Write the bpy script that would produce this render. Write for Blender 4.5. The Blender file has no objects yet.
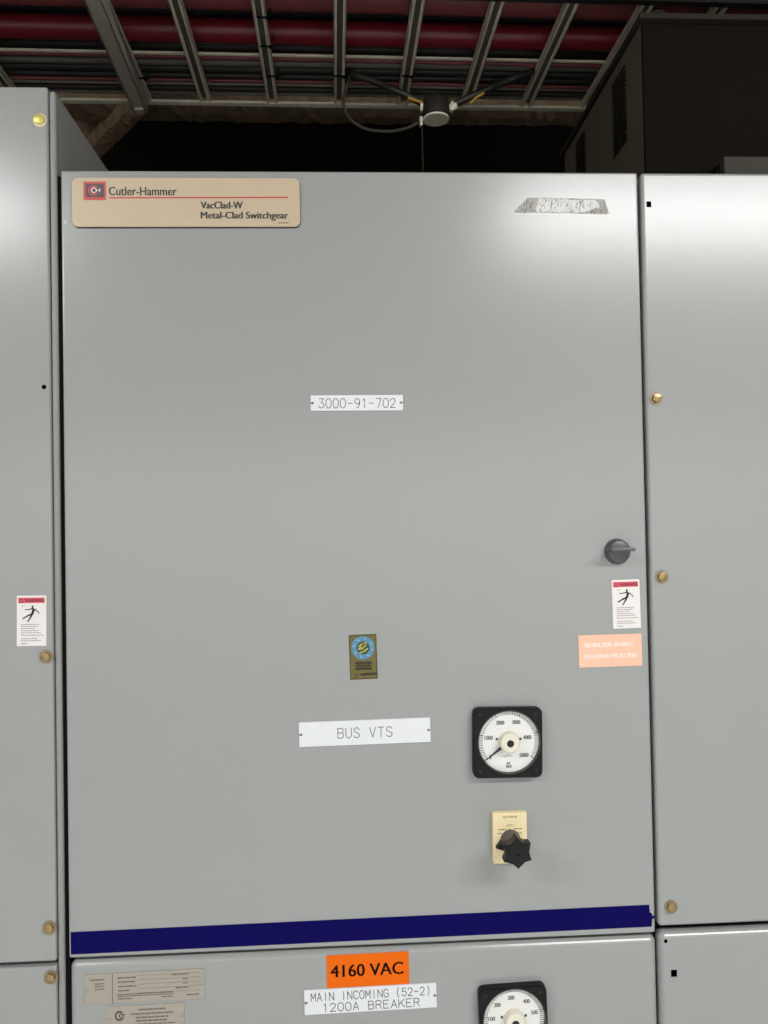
import bpy, bmesh, math, random
from mathutils import Vector, Matrix
random.seed(7)
C = bpy.context.scene.collection
scn = bpy.context.scene
PI = math.pi

# ------------------------------------------------------------------ camera
F = 769.0
YAW, PITCH, ROLL = 0.0477, 0.01722, -0.01785
DTOP = 2.2628
TOPZ = 2.26                                   # top edge of the middle cabinet door
CAM = Vector((0.42934, -1.19398, TOPZ - 0.55162))
cy, sy, cp, sp = math.cos(YAW), math.sin(YAW), math.cos(PITCH), math.sin(PITCH)
FW = Vector((sy*cp, cy*cp, sp))
r_ = Vector((cy, -sy, 0)); u_ = r_.cross(FW)
RT = math.cos(ROLL)*r_ + math.sin(ROLL)*u_
UP = -math.sin(ROLL)*r_ + math.cos(ROLL)*u_
cam = bpy.data.objects.new('camera', bpy.data.cameras.new('camera'))
C.objects.link(cam)
M = Matrix((RT, UP, -FW)).transposed().to_4x4(); M.translation = CAM
cam.matrix_world = M
cam.data.sensor_fit = 'HORIZONTAL'; cam.data.sensor_width = 36.0
cam.data.lens = 36.0*F/768.0; cam.data.clip_start = 0.02
scn.camera = cam

def ray(px, py): return FW + RT*((px-384.0)/F) - UP*((py-512.0)/F)
def at(px, py, Y=0.0):
    d = ray(px, py); return CAM + d*((Y-CAM.y)/d.y)
def atz(px, py, Z):
    d = ray(px, py); return CAM + d*((Z-CAM.z)/d.z)
def atx(px, py, X):
    d = ray(px, py); return CAM + d*((X-CAM.x)/d.x)

# ------------------------------------------------------------------ materials
def lin(c): return tuple(((v/255)/12.92 if v/255 <= .04045 else ((v/255+.055)/1.055)**2.4) for v in c)
def mat(name, col, rough=.5, metal=0.0, spec=.5, noise=0.0, nscale=40, bump=0.0, bscale=300, rvar=0.0, srgb=True):
    m = bpy.data.materials.new(name); m.use_nodes = True
    nt = m.node_tree; b = nt.nodes['Principled BSDF']
    c = lin(col) if srgb else col
    b.inputs['Base Color'].default_value = (*c, 1)
    b.inputs['Roughness'].default_value = rough
    b.inputs['Metallic'].default_value = metal
    b.inputs['Specular IOR Level'].default_value = spec
    tc = nt.nodes.new('ShaderNodeTexCoord')
    if noise or rvar:
        n = nt.nodes.new('ShaderNodeTexNoise'); n.inputs['Scale'].default_value = nscale; n.inputs['Detail'].default_value = 5
        nt.links.new(tc.outputs['Object'], n.inputs['Vector'])
        if noise:
            mx = nt.nodes.new('ShaderNodeMix'); mx.data_type = 'RGBA'
            mx.inputs[6].default_value = (*[v*(1-noise) for v in c], 1)
            mx.inputs[7].default_value = (*[min(1, v*(1+noise)) for v in c], 1)
            nt.links.new(n.outputs['Fac'], mx.inputs[0]); nt.links.new(mx.outputs[2], b.inputs['Base Color'])
        if rvar:
            mr = nt.nodes.new('ShaderNodeMapRange'); mr.inputs['To Min'].default_value = rough-rvar; mr.inputs['To Max'].default_value = rough+rvar
            nt.links.new(n.outputs['Fac'], mr.inputs['Value']); nt.links.new(mr.outputs['Result'], b.inputs['Roughness'])
    if bump:
        n2 = nt.nodes.new('ShaderNodeTexNoise'); n2.inputs['Scale'].default_value = bscale; n2.inputs['Detail'].default_value = 4
        nt.links.new(tc.outputs['Object'], n2.inputs['Vector'])
        bp = nt.nodes.new('ShaderNodeBump'); bp.inputs['Strength'].default_value = bump; bp.inputs['Distance'].default_value = .002
        nt.links.new(n2.outputs['Fac'], bp.inputs['Height']); nt.links.new(bp.outputs['Normal'], b.inputs['Normal'])
    return m

PAINT = mat('grey enamel', (160, 162, 160), .23, 0, .62, noise=.012, nscale=5, bump=.04, bscale=420)
PAINT2 = mat('grey enamel side', (150, 150, 146), .45, 0, .4, noise=.03, nscale=14)
POST = mat('grey post', (150, 150, 147), .4)
BLACK = mat('matt black', (12, 12, 12), .8, spec=.1)
HOLE = mat('hole black', (3, 3, 3), .9, spec=.05)
BLUE = mat('navy tape', (13, 8, 84), .45, noise=.08, nscale=30, spec=.05)
BEIGE = mat('beige plate', (206, 187, 160), .4, 0.05, noise=.05, nscale=25)
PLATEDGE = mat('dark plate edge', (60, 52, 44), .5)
RED = mat('red ink', (196, 52, 44), .5)
DGREY = mat('dark grey ink', (62, 60, 60), .5)
LOGOGREY = mat('logo grey', (92, 88, 92), .5)
PINK = mat('logo red', (206, 92, 88), .5)
WHITE = mat('white laminate', (234, 236, 238), .4)
ENGR = mat('engraved grey', (92, 92, 92), .6)
ENGRD = mat('engraved dark', (84, 84, 84), .6)
SCREW = mat('steel screw', (120, 118, 112), .35, .8)
STICK = mat('white sticker', (240, 235, 232), .45)
STRED = mat('sticker red', (228, 88, 104), .5)
STTXT = mat('sticker text', (150, 140, 140), .6)
STBLK = mat('sticker black', (38, 36, 36), .6)
STBAR = mat('sticker header text', (84, 30, 36), .6)
PEACH = mat('peach plate', (252, 200, 172), .5)
PEACHT = mat('peach plate text', (255, 240, 230), .5)
ORANGE = mat('orange sticker', (242, 108, 6), .5, spec=.15)
ORTXT = mat('orange sticker black', (20, 8, 4), .6, spec=.1)
GOLD = mat('gold foil', (112, 102, 52), .4, .25, noise=.4, nscale=350)
RING = mat('foil blue', (88, 142, 176), .4, .2, noise=.2, nscale=150)
PALEB = mat('foil pale blue', (166, 190, 206), .5)
FGREEN = mat('foil green', (60, 84, 52), .4, .2)
FGOLD = mat('foil bright gold', (214, 200, 120), .35, .3)
FTXT = mat('foil black', (46, 42, 26), .6)
METERB = mat('black meter housing', (9, 9, 11), .42, spec=.3, bump=.05, bscale=600)
DIAL = mat('dial cream white', (240, 239, 235), .5)
DIALINK = mat('dial ink', (78, 74, 72), .6)
DIALBLK = mat('dial black', (24, 22, 22), .5)
HUB = mat('hub cream', (236, 230, 212), .4)
BEZEL = mat('bezel grey', (70, 68, 64), .3, .4)
IVORY = mat('ivory switch plate', (250, 231, 184), .4)
KNOBB = mat('black knob plastic', (14, 13, 14), .42, spec=.35)
KNOBG = mat('dark grey latch', (96, 96, 98), .38, .3)
BRASS = mat('zinc yellow bolt', (168, 146, 102), .3, .7, noise=.25, nscale=250)
WASH = mat('zinc washer', (158, 144, 118), .4, .6)
WASHB = mat('bright washer', (238, 228, 206), .4, .2)
CHIP = mat('bare chip', (196, 194, 190), .6)
BRIGHTBR = mat('bright yellow bolt', (238, 224, 120), .35, .4)
ALU = mat('aluminium data plate', (174, 166, 154), .45, .15, noise=.06, nscale=60)
ALUT = mat('data plate ink', (112, 104, 96), .6)
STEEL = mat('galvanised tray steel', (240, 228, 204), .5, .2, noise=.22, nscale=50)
RUNGIN = mat('rung channel shade', (120, 110, 96), .8, spec=.1)  # shade of the deep rung groove put into the web colour
NEARR = mat('shaded near rail', (40, 38, 34), .6, .1, spec=.2)  # same steel as the far rail, darkened to stand in for shade
STRUT = mat('galvanised strut', (176, 168, 154), .55, .15, noise=.15, nscale=40)
REDC = mat('red cable jacket', (112, 16, 30), .42, noise=.15, nscale=20)
REDD = mat('dull red cable jacket', (128, 62, 62), .5, noise=.15, nscale=20)
GAPFILL = mat('black gap filler', (14, 12, 12), .7, spec=.1)  # stands in for the dark gap between the red cables
BLKC = mat('black cable jacket', (36, 34, 31), .5, noise=.1)
CONDM = mat('weathered conduit', (120, 110, 98), .5, .2)
GRYC = mat('grey cable jacket', (92, 88, 80), .5, noise=.1)
YEL = mat('yellow wire', (168, 132, 40), .5)
LOOPC = mat('dull loop cable', (66, 61, 53), .6, spec=.2)
JBOX = mat('shade dark junction box', (44, 40, 36), .6, .1, spec=.2)  # body blackened in place of a shadow the lamps do not leave
JCOV = mat('grey cover disc', (236, 226, 206), .5)
RUST = mat('rusty chain', (56, 42, 32), .6, .4)
BOXP = mat('enclosure front with shade', (20, 17, 14), .75, spec=.06, noise=.06, nscale=8)  # enclosure front: shade put into the colour, darker than its sides
BOXS = mat('enclosure side', (84, 80, 66), .75, spec=.1, noise=.06, nscale=8)  # sides and slats lightened because the lamps reach them less
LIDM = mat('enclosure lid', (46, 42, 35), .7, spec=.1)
DUCT = mat('low box paint', (62, 59, 52), .6, spec=.15)
FIRE = mat('sprayed fireproofing', (146, 124, 100), .95, spec=.1, noise=.7, nscale=30, bump=1.0, bscale=50)
DECK = mat('dark ceiling', (52, 46, 40), .95, spec=.1, noise=.4, nscale=6, bump=.8, bscale=20)
FLOORM = mat('pale epoxy floor', (210, 211, 210), .5, noise=.1, nscale=4)
WALLM = mat('dark block wall', (70, 66, 60), .8, noise=.1, nscale=6)

def bevelled_black():
    return METERB

# ------------------------------------------------------------------ object helpers
def link(name, me, m=None, parent=None, smooth=False):
    o = bpy.data.objects.new(name, me); C.objects.link(o)
    if m is not None:
        for k in (m if isinstance(m, (list, tuple)) else [m]): me.materials.append(k)
    if parent is not None: o.parent = parent
    if smooth:
        for p in me.polygons: p.use_smooth = True
    return o
def obj(name, bm, m, parent=None, smooth=False):
    bmesh.ops.recalc_face_normals(bm, faces=bm.faces[:])
    me = bpy.data.meshes.new(name); bm.to_mesh(me); bm.free()
    return link(name, me, m, parent, smooth)
def sharp(o, deg=35):
    me = o.data
    for p in me.polygons: p.use_smooth = p.area < .002
    bm = bmesh.new(); bm.from_mesh(me)
    for e in bm.edges:
        if len(e.link_faces) == 2 and e.calc_face_angle(0) > math.radians(deg): e.smooth = False
    bm.to_mesh(me); bm.free()
    return o
def tag(o, label, cat, group=None):
    o['label'] = label; o['category'] = cat
    if group: o['group'] = group
    return o
def thing(name, label, cat, loc, ry=0.0, group=None):
    o = bpy.data.objects.new(name, None); C.objects.link(o); o.empty_display_size = .05
    o.location = loc; o.rotation_euler = (0, ry, 0)
    return tag(o, label, cat, group)
def struct(o): o['kind'] = 'structure'; return o

def box(bm, x0, x1, y0, y1, z0, z1, bev=0.0, seg=2, mi=0):
    v = [bm.verts.new((x, y, z)) for x in (x0, x1) for y in (y0, y1) for z in (z0, z1)]
    fs = [bm.faces.new([v[i] for i in q]) for q in ((0,1,3,2),(4,6,7,5),(0,4,5,1),(2,3,7,6),(0,2,6,4),(1,5,7,3))]
    bmesh.ops.recalc_face_normals(bm, faces=fs)
    for f in fs: f.material_index = mi
    if bev:
        es = list({e for f in fs for e in f.edges})
        bmesh.ops.bevel(bm, geom=es, offset=bev, segments=seg, affect='EDGES', profile=.5)
def prism(bm, pts, y0, y1, mi=0, bev=0.0):
    """polygon pts (x,z), extruded from back y1 to front y0 (y0 < y1)"""
    a = [bm.verts.new((x, y0, z)) for x, z in pts]; b = [bm.verts.new((x, y1, z)) for x, z in pts]
    n = len(pts); fs = [bm.faces.new(a), bm.faces.new(b[::-1])]
    for i in range(n): fs.append(bm.faces.new((a[i], b[i], b[(i+1) % n], a[(i+1) % n])))
    for f in fs: f.material_index = mi
    if bev: bmesh.ops.bevel(bm, geom=list(fs[0].edges), offset=bev, segments=2, affect='EDGES', profile=.5)
    return fs
def circ(cx, cz, r, n=40, a0=0.0): return [(cx+r*math.cos(a0+2*PI*i/n), cz+r*math.sin(a0+2*PI*i/n)) for i in range(n)]
def rrect(cx, cz, w, h, r, n=6):
    p = []
    for sx, sz, a in ((1,1,0),(-1,1,90),(-1,-1,180),(1,-1,270)):
        for k in range(n+1):
            t = math.radians(a+90*k/n); p.append((cx+sx*(w/2-r)+r*math.cos(t), cz+sz*(h/2-r)+r*math.sin(t)))
    return p
def rect(cx, cz, w, h): return [(cx-w/2,cz-h/2),(cx+w/2,cz-h/2),(cx+w/2,cz+h/2),(cx-w/2,cz+h/2)]
def ringp(bm, cx, cz, ri, ro, y0, y1, n=64, mi=0):
    A = [[bm.verts.new((cx+r*math.cos(2*PI*i/n), y, cz+r*math.sin(2*PI*i/n))) for i in range(n)] for r, y in ((ri,y1),(ri,y0),(ro,y0),(ro,y1))]
    for k in range(4):
        p, q = A[k], A[(k+1) % 4]
        for i in range(n): bm.faces.new((p[i], p[(i+1)%n], q[(i+1)%n], q[i])).material_index = mi
def stroke(bm, p, q, w, y0, y1, cap=True, mi=0):
    (x0,z0),(x1,z1) = p, q
    d = math.hypot(x1-x0, z1-z0) or 1e-9; a = math.atan2(z1-z0, x1-x0); r = w/2
    if cap:
        pts = [(x1+r*math.cos(a-PI/2+PI*k/4), z1+r*math.sin(a-PI/2+PI*k/4)) for k in range(5)] + \
              [(x0+r*math.cos(a+PI/2+PI*k/4), z0+r*math.sin(a+PI/2+PI*k/4)) for k in range(5)]
    else:
        nx, nz = -math.sin(a)*r, math.cos(a)*r
        pts = [(x0-nx,z0-nz),(x1-nx,z1-nz),(x1+nx,z1+nz),(x0+nx,z0+nz)]
    prism(bm, pts, y0, y1, mi)
def lathe(bm, prof, cx, cz, n=32, mi=0):
    """prof: list of (radius, y); axis along Y"""
    rings = []
    for r, y in prof:
        if r < 1e-7: rings.append([bm.verts.new((cx, y, cz))])
        else: rings.append([bm.verts.new((cx+r*math.cos(2*PI*i/n), y, cz+r*math.sin(2*PI*i/n))) for i in range(n)])
    for a, b in zip(rings, rings[1:]):
        for i in range(n):
            j = (i+1) % n
            if len(a) == 1 and len(b) == 1: continue
            if len(a) == 1: f = bm.faces.new((a[0], b[j], b[i]))
            elif len(b) == 1: f = bm.faces.new((a[i], a[j], b[0]))
            else: f = bm.faces.new((a[i], a[j], b[j], b[i]))
            f.material_index = mi
def tube(bm, pts, rad, n=12, smooth=0, corr=0.0):
    P = [Vector(p) for p in pts]
    if smooth:                                                # Catmull-Rom
        Q = []
        for i in range(len(P)-1):
            a, b, c, d = P[max(i-1,0)], P[i], P[i+1], P[min(i+2,len(P)-1)]
            for k in range(smooth):
                t = k/smooth
                Q.append(.5*((2*b)+(c-a)*t+(2*a-5*b+4*c-d)*t*t+(3*b-a-3*c+d)*t**3))
        P = Q+[P[-1]]
    prev = None; side = None
    for i, p in enumerate(P):
        t = (P[min(i+1,len(P)-1)]-P[max(i-1,0)]).normalized()
        if side is None:
            side = t.cross(Vector((0,0,1)))
            if side.length < .1: side = t.cross(Vector((1,0,0)))
        side = (side - t*side.dot(t)).normalized(); up = side.cross(t)
        r = rad*(1-corr if (corr and i % 2) else 1)
        ring = [bm.verts.new(p+side*(r*math.cos(2*PI*k/n))+up*(r*math.sin(2*PI*k/n))) for k in range(n)]
        if prev:
            for k in range(n): bm.faces.new((prev[k], prev[(k+1)%n], ring[(k+1)%n], ring[k]))
        else: bm.faces.new(ring[::-1])
        prev = ring
    bm.faces.new(prev)
def cut(o, cutter_bm, m):
    """drill real recesses into a panel"""
    c = obj('cutter', cutter_bm, m)
    md = o.modifiers.new('b', 'BOOLEAN'); md.operation = 'DIFFERENCE'; md.object = c; md.solver = 'EXACT'; md.material_mode = 'TRANSFER'
    dg = bpy.context.evaluated_depsgraph_get(); dg.update()
    me = bpy.data.meshes.new_from_object(o.evaluated_get(dg)); o.modifiers.clear()
    old = o.data; o.data = me; bpy.data.meshes.remove(old)
    cm = c.data; bpy.data.objects.remove(c); bpy.data.meshes.remove(cm)
    for p in me.polygons:
        if p.area > .002: p.use_smooth = False

class Fr:
    """a flat rectangle standing in the plane Y=const, found from its corners in the photo"""
    def __init__(s, tl, tr, br, bl, Y):
        s.Y = Y
        a, b, c, d = [at(*p, Y) for p in (tl, tr, br, bl)]
        s.c = (a+b+c+d)/4
        ex = ((b-a)+(c-d))/2; s.ang = math.atan2(ex.z, ex.x)
        s.w = ((b-a).length+(c-d).length)/2; s.h = ((a-d).length+(b-c).length)/2
        s.ca, s.sa = math.cos(s.ang), math.sin(s.ang)
    def L(s, px, py):
        p = at(px, py, s.Y)-s.c
        return (p.x*s.ca+p.z*s.sa, -p.x*s.sa+p.z*s.ca)
    def uv(s, u, v): return ((u-.5)*s.w, (.5-v)*s.h)          # 0..1 from the top left
    def root(s, name, label, cat, Ysurf, group=None):
        return thing(name, label, cat, (s.c.x, Ysurf, s.c.z), -s.ang, group)

def text_bm(bm, s, x0, x1, zc, h, y0, y1, bold=0.0, space=1.0, ang=0.0, mi=0, faux=0.0):
    """built-in lettering, fitted to width x0..x1 and cap height h about zc"""
    cu = bpy.data.curves.new('t', 'FONT'); cu.body = s; cu.size = 1; cu.offset = bold; cu.space_character = space; cu.resolution_u = 3
    to = bpy.data.objects.new('t', cu); C.objects.link(to)
    dg = bpy.context.evaluated_depsgraph_get(); dg.update()
    me = bpy.data.meshes.new_from_object(to.evaluated_get(dg))
    bpy.data.objects.remove(to); bpy.data.curves.remove(cu)
    xs = [v.co.x for v in me.vertices]; cap = .729
    k = (x1-x0)/(max(xs)-min(xs)); kz = h/cap; mn = min(xs); ca, sa = math.cos(ang), math.sin(ang); xm = (x0+x1)/2
    tb = bmesh.new(); tb.from_mesh(me); bpy.data.meshes.remove(me)
    mp = {}
    for sh_ in ((0,) if not faux else (-faux, 0, faux)):
        for v in tb.verts:
            X = x0+(v.co.x-mn)*k-xm+sh_; Z = (v.co.y-cap/2)*kz
            mp[v] = bm.verts.new((xm+X*ca-Z*sa, y0-abs(sh_)*.02-(sh_ > 0)*1e-5, zc+X*sa+Z*ca))
        for f in tb.faces:
            try: bm.faces.new([mp[v] for v in f.verts]).material_index = mi
            except ValueError: pass
    tb.free()
GL = {  # single-stroke engraver's alphabet on a 4 x 6 grid
 '0': [[(1.2,0),(2.8,0),(4,1.5),(4,4.5),(2.8,6),(1.2,6),(0,4.5),(0,1.5),(1.2,0)]],
 '1': [[(1,4.8),(2.2,6),(2.2,0)]], '2': [[(0,4.6),(.8,5.8),(2,6),(3.2,5.7),(3.9,4.6),(3.4,3.2),(0,0),(4,0)]],
 '3': [[(.2,6),(3.8,6),(1.8,3.6),(3,3.4),(4,2.2),(3.6,.7),(2.2,0),(.9,.2),(0,1.2)]],
 '5': [[(3.7,6),(.5,6),(.2,3.4),(1.6,3.9),(3.2,3.6),(4,2),(3.4,.6),(2,0),(.7,.3),(0,1.2)]],
 '7': [[(0,6),(4,6),(1.4,0)]],
 '9': [[(3.9,4),(3,2.6),(1.5,2.5),(.2,3.6),(.2,4.9),(1.3,6),(2.8,6),(3.9,4.8),(3.9,2.8),(2.8,.4),(1.4,0)]],
 '-': [[(.4,3),(3.6,3)]], 'A': [[(0,0),(2,6),(4,0)],[(.7,2),(3.3,2)]],
 'B': [[(0,0),(0,6),(2.8,6),(3.7,5.2),(3.6,3.8),(2.7,3.2),(0,3.2)],[(2.7,3.2),(3.9,2.4),(3.9,.8),(2.8,0),(0,0)]],
 'C': [[(4,4.8),(2.9,6),(1.2,6),(0,4.5),(0,1.5),(1.2,0),(2.9,0),(4,1.2)]],
 'E': [[(3.8,6),(0,6),(0,0),(3.8,0)],[(0,3.2),(3,3.2)]],
 'G': [[(4,4.8),(2.9,6),(1.2,6),(0,4.5),(0,1.5),(1.2,0),(2.9,0),(4,1.2),(4,2.8),(2.4,2.8)]],
 'I': [[(2,0),(2,6)]], 'K': [[(0,0),(0,6)],[(3.8,6),(0,2.2)],[(1.4,3.6),(4,0)]],
 'M': [[(0,0),(0,6),(2,2),(4,6),(4,0)]], 'N': [[(0,0),(0,6),(4,0),(4,6)]],
 'O': [[(1.2,0),(2.8,0),(4,1.5),(4,4.5),(2.8,6),(1.2,6),(0,4.5),(0,1.5),(1.2,0)]],
 'R': [[(0,0),(0,6),(2.8,6),(3.8,5.2),(3.8,4),(2.8,3.2),(0,3.2)],[(2.2,3.2),(4,0)]],
 'S': [[(3.8,4.9),(2.8,6),(1.2,6),(.1,5),(.4,3.7),(3.5,2.4),(3.9,1.1),(2.8,0),(1.1,0),(0,1.1)]],
 'T': [[(0,6),(4,6)],[(2,6),(2,0)]], 'U': [[(0,6),(0,1.6),(1.2,0),(2.8,0),(4,1.6),(4,6)]],
 'V': [[(0,6),(2,0),(4,6)]], '(': [[(2.6,6.6),(1.6,5),(1.4,3),(1.6,1),(2.6,-.6)]], ')': [[(1.4,6.6),(2.4,5),(2.6,3),(2.4,1),(1.4,-.6)]], ' ': []}
def engrave(bm, s, x0, x1, zc, h, w, y0, y1):
    n = len(s); pitch = (x1-x0)/(n-.28); cw = pitch*.72
    for i, ch in enumerate(s):
        for pl in GL[ch]:
            for p, q in zip(pl, pl[1:]):
                f = lambda t: (x0+i*pitch+t[0]/4*cw, zc+(t[1]/6-.5)*h)
                stroke(bm, f(p), f(q), w, y0, y1)
def bars(bm, x0, x1, z, h, y0, y1, word=.0035, gap=.0009):
    """a line of print too small to read in the photo"""
    x = x0
    while x < x1-1e-6:
        e = min(x1, x+word*random.uniform(.6, 1.5))
        prism(bm, [(x,z-h/2),(e,z-h/2),(e,z+h/2),(x,z+h/2)], y0, y1)
        x = e+gap

# ------------------------------------------------------------------ the room
def plane_box(name, x0, x1, y0, y1, z0, z1, m):
    bm = bmesh.new(); box(bm, x0, x1, y0, y1, z0, z1); return struct(obj(name, bm, m))
CZ = 3.5
plane_box('floor', -3.6, 4.6, -3.0, 4.6, -.1, 0, FLOORM)
plane_box('ceiling', -3.6, 4.6, -3.0, 4.6, CZ, CZ+.1, DECK)
plane_box('wall_left', -3.7, -3.6, -3.0, 4.6, 0, CZ, WALLM)
plane_box('wall_right', 4.6, 4.7, -3.0, 4.6, 0, CZ, WALLM)
plane_box('wall_front', -3.6, 4.6, 4.6, 4.7, 0, CZ, WALLM)
# the wall across the aisle: unseen pale sheet added as reflector, dark masonry above
WB_ = plane_box('wall_back', -3.6, 4.6, -3.1, -3.0, 0, CZ, WALLM)
BOUNCE = mat('light grey bounce sheet', (224, 226, 226), .5)  # unseen, kept pale to bounce light onto the lower doors
bm = bmesh.new(); box(bm, -3.6, 4.6, -3.0, -2.97, 0, 2.15); struct(obj('trim_1', bm, BOUNCE))

# fireproofed beam across the ceiling and a diagonal one
bm = bmesh.new()
p0 = atz(60, 102, 3.12); p1 = atz(60, 124, 3.12)
def rough_beam(bm, a, b, half, z0, z1, n=240):
    a = Vector(a); b = Vector(b); d = (b-a).normalized(); s = Vector((-d.y, d.x, 0))
    prof = [(-half, z1), (-half, z0+.02), (-half*.8, z0), (0, z0-.004), (half*.8, z0), (half, z0+.02), (half, z1)]
    prev = None
    for i in range(n+1):
        c = a+(b-a)*(i/n)
        ring = [bm.verts.new((c.x+s.x*(o+random.uniform(-.004,.004)), c.y+s.y*(o+random.uniform(-.004,.004)), z+(random.uniform(-.004,.004) if z < z1 else 0))) for o, z in prof]
        if prev:
            for k in range(len(prof)-1): bm.faces.new((prev[k], prev[k+1], ring[k+1], ring[k]))
        else: bm.faces.new(ring)
        prev = ring
    bm.faces.new(prev[::-1])
yb = (p0.y+p1.y)/2; hb = abs(p1.y-p0.y)/2
rough_beam(bm, (-.5, yb-.01, 0), (4.6, yb+.03, 0), hb, 3.12, CZ)
b = struct(obj('trim_2', bm, FIRE)); b['label'] = 'rough brown fireproofed ceiling beam behind the cable tray'
bm = bmesh.new()
q0 = atz(165, 100, 3.08); q1 = atz(100, 162, 3.08); dd = (q1-q0)
rough_beam(bm, q0-dd*.6+Vector((-.05,0,0)), q1+dd*.6+Vector((-.05,0,0)), .035, 3.08, CZ)
b = struct(obj('trim_3', bm, FIRE)); b['label'] = 'narrow diagonal fireproofed ceiling beam above the left cabinet'

# ------------------------------------------------------------------ switchgear cabinets
G = .024                                                     # body starts this far behind the door faces
DEPTH = 1.75
def panel(name, x0, x1, z0, z1, parent, m=PAINT, y0=0.0, bev=.003, th=.02, seg=3):
    bm = bmesh.new(); box(bm, x0, x1, y0, y0+th, z0, z1, bev, seg); return sharp(obj(name, bm, m, parent), 50)

xLp = -.0205; xLs = -.0095
zLtop = at(30, 86.5).z; zLs0 = at(50, 961.5).z; zLs1 = at(50, 966.5).z
xR0 = .9055; xR1 = .9055+.91
zRs0 = at(700, 925).z; zRs1 = at(700, 932).z
zM0 = TOPZ-1.1972; zM1 = zM0-.0062

def bolt(px, py, Y, parent, label=None, bright=False, base=Vector((0,0,0))):
    p = at(px, py, Y-.004)-base
    bm = bmesh.new()
    lathe(bm, [(0,Y-.0012-base.y),(.0105,Y-.0012-base.y),(.0105,Y-base.y+.001)], p.x, p.z, 28, 1)
    hx = circ(p.x, p.z, .0075 if not bright else .0085, 6, random.uniform(0,1))
    prism(bm, hx, Y-.0062-base.y, Y-base.y, 0, bev=.0009)
    lathe(bm, [(0,Y-.0068-base.y),(.0035,Y-.0066-base.y),(.0055,Y-.006-base.y)], p.x, p.z, 16, 0)
    o = sharp(obj('bolt', bm, [BRIGHTBR, WASHB] if bright else [BRASS, WASH], parent), 30)
    if label: o['label'] = label
    return o

# left, taller cabinet
L = thing('switchgear_cabinet', 'tallest grey cabinet at the left edge of the photo with a yellow top bolt', 'cabinet', (-.5, .8, 0))
off = Vector((-.5, .8, 0))
def sh(o, off):                                              # keep mesh coordinates absolute, parent at base
    o.location = -off; return o
bm = bmesh.new(); box(bm, -.93, xLs, G, DEPTH, 0, zLtop-.006, .002, 2)
sh(obj('body', bm, PAINT2, L), off)
bm = bmesh.new(); box(bm, xLp+.001, xLs, .003, G+.004, .01, zLtop-.004, .004, 3)
sh(sharp(obj('corner_post', bm, POST, L), 60), off)
up = sh(panel('upper_panel', -.93, xLp, zLs0, zLtop, L), off)
lo = sh(panel('lower_panel', -.93, xLp, .06, zLs1, L), off)
bm = bmesh.new(); h = at(44, 387); prism(bm, circ(h.x, h.z, .0036, 20), -.01, .014); cut(up, bm, HOLE)
def sb(o): return o
for px, py, br in ((39, 119, True), (45.2, 657, False), (48.5, 929, False)):
    bolt(px, py, 0, up, 'bright yellow bolt with pale washer' if br else None, br)
bolt(50, 978.5, 0, lo)

# middle cabinet
MC = thing('switchgear_cabinet', 'middle grey cabinet with a navy blue stripe across the foot of its big door', 'cabinet', (.45, .8, 0))
off = Vector((.45, .8, 0))
bm = bmesh.new(); box(bm, -.0085, .9025, G, DEPTH, 0, DTOP, .002, 2); sh(obj('body', bm, PAINT2, MC), off)
bm = bmesh.new(); box(bm, -.008, .902, .0205, G+.002, .02, TOPZ-.006); box(bm, xLs+.0004, -.0022, .007, G, .02, TOPZ-.004); sh(obj('gap_darkener', bm, BLACK, MC), off)  # black sheet and strip added to darken the seams round the doors
ud = sh(panel('upper_door', -.0018, .9, zM0, DTOP, MC, bev=.0035), off)
ld = sh(panel('lower_door', -.0012, .9015, .08, zM1, MC, bev=.010, th=.026, seg=6), off)
# navy stripe with its torn end
pts = [(70.6,932.2),(649.3,904.8),(649.8,912.2),(652,913.6),(652.4,916.2),(654.6,915.6),(654.6,917.8),(652.2,919.2),(651.6,926.7),(70.9,954.6)]
bm = bmesh.new(); prism(bm, [(at(*p,-.0004).x, at(*p,-.0004).z) for p in pts][::-1], -.0004, .0004)
o = obj('stripe', bm, BLUE, ud); o['label'] = 'navy blue stripe with torn right end'
bm = bmesh.new(); prism(bm, [(at(*p).x, at(*p).z) for p in ((64.2,219),(66.6,220.5),(67,224),(65,225.4),(64.2,223))][::-1], -.0003, .0003)
obj('paint_chip', bm, CHIP, ud)
# latch knob
c = at(617.8, 551.6, -.004)
bm = bmesh.new()
lathe(bm, [(0,-.012),(.013,-.012),(.0165,-.0105),(.0195,-.006),(.0205,-.001),(.0205,.001)], c.x, c.z, 40)
wing = [(-.0185,-.0030),(.0160,-.0030),(.0185,0),(.0160,.0030),(-.0185,.0030),(-.0205,0)]
prism(bm, [(c.x+x, c.z+z+.0040) for x, z in wing], -.034, -.010, bev=.0015)
o = sharp(obj('latch_knob', bm, KNOBG, ud), 30); o['label'] = 'round dark grey turn latch'

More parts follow.
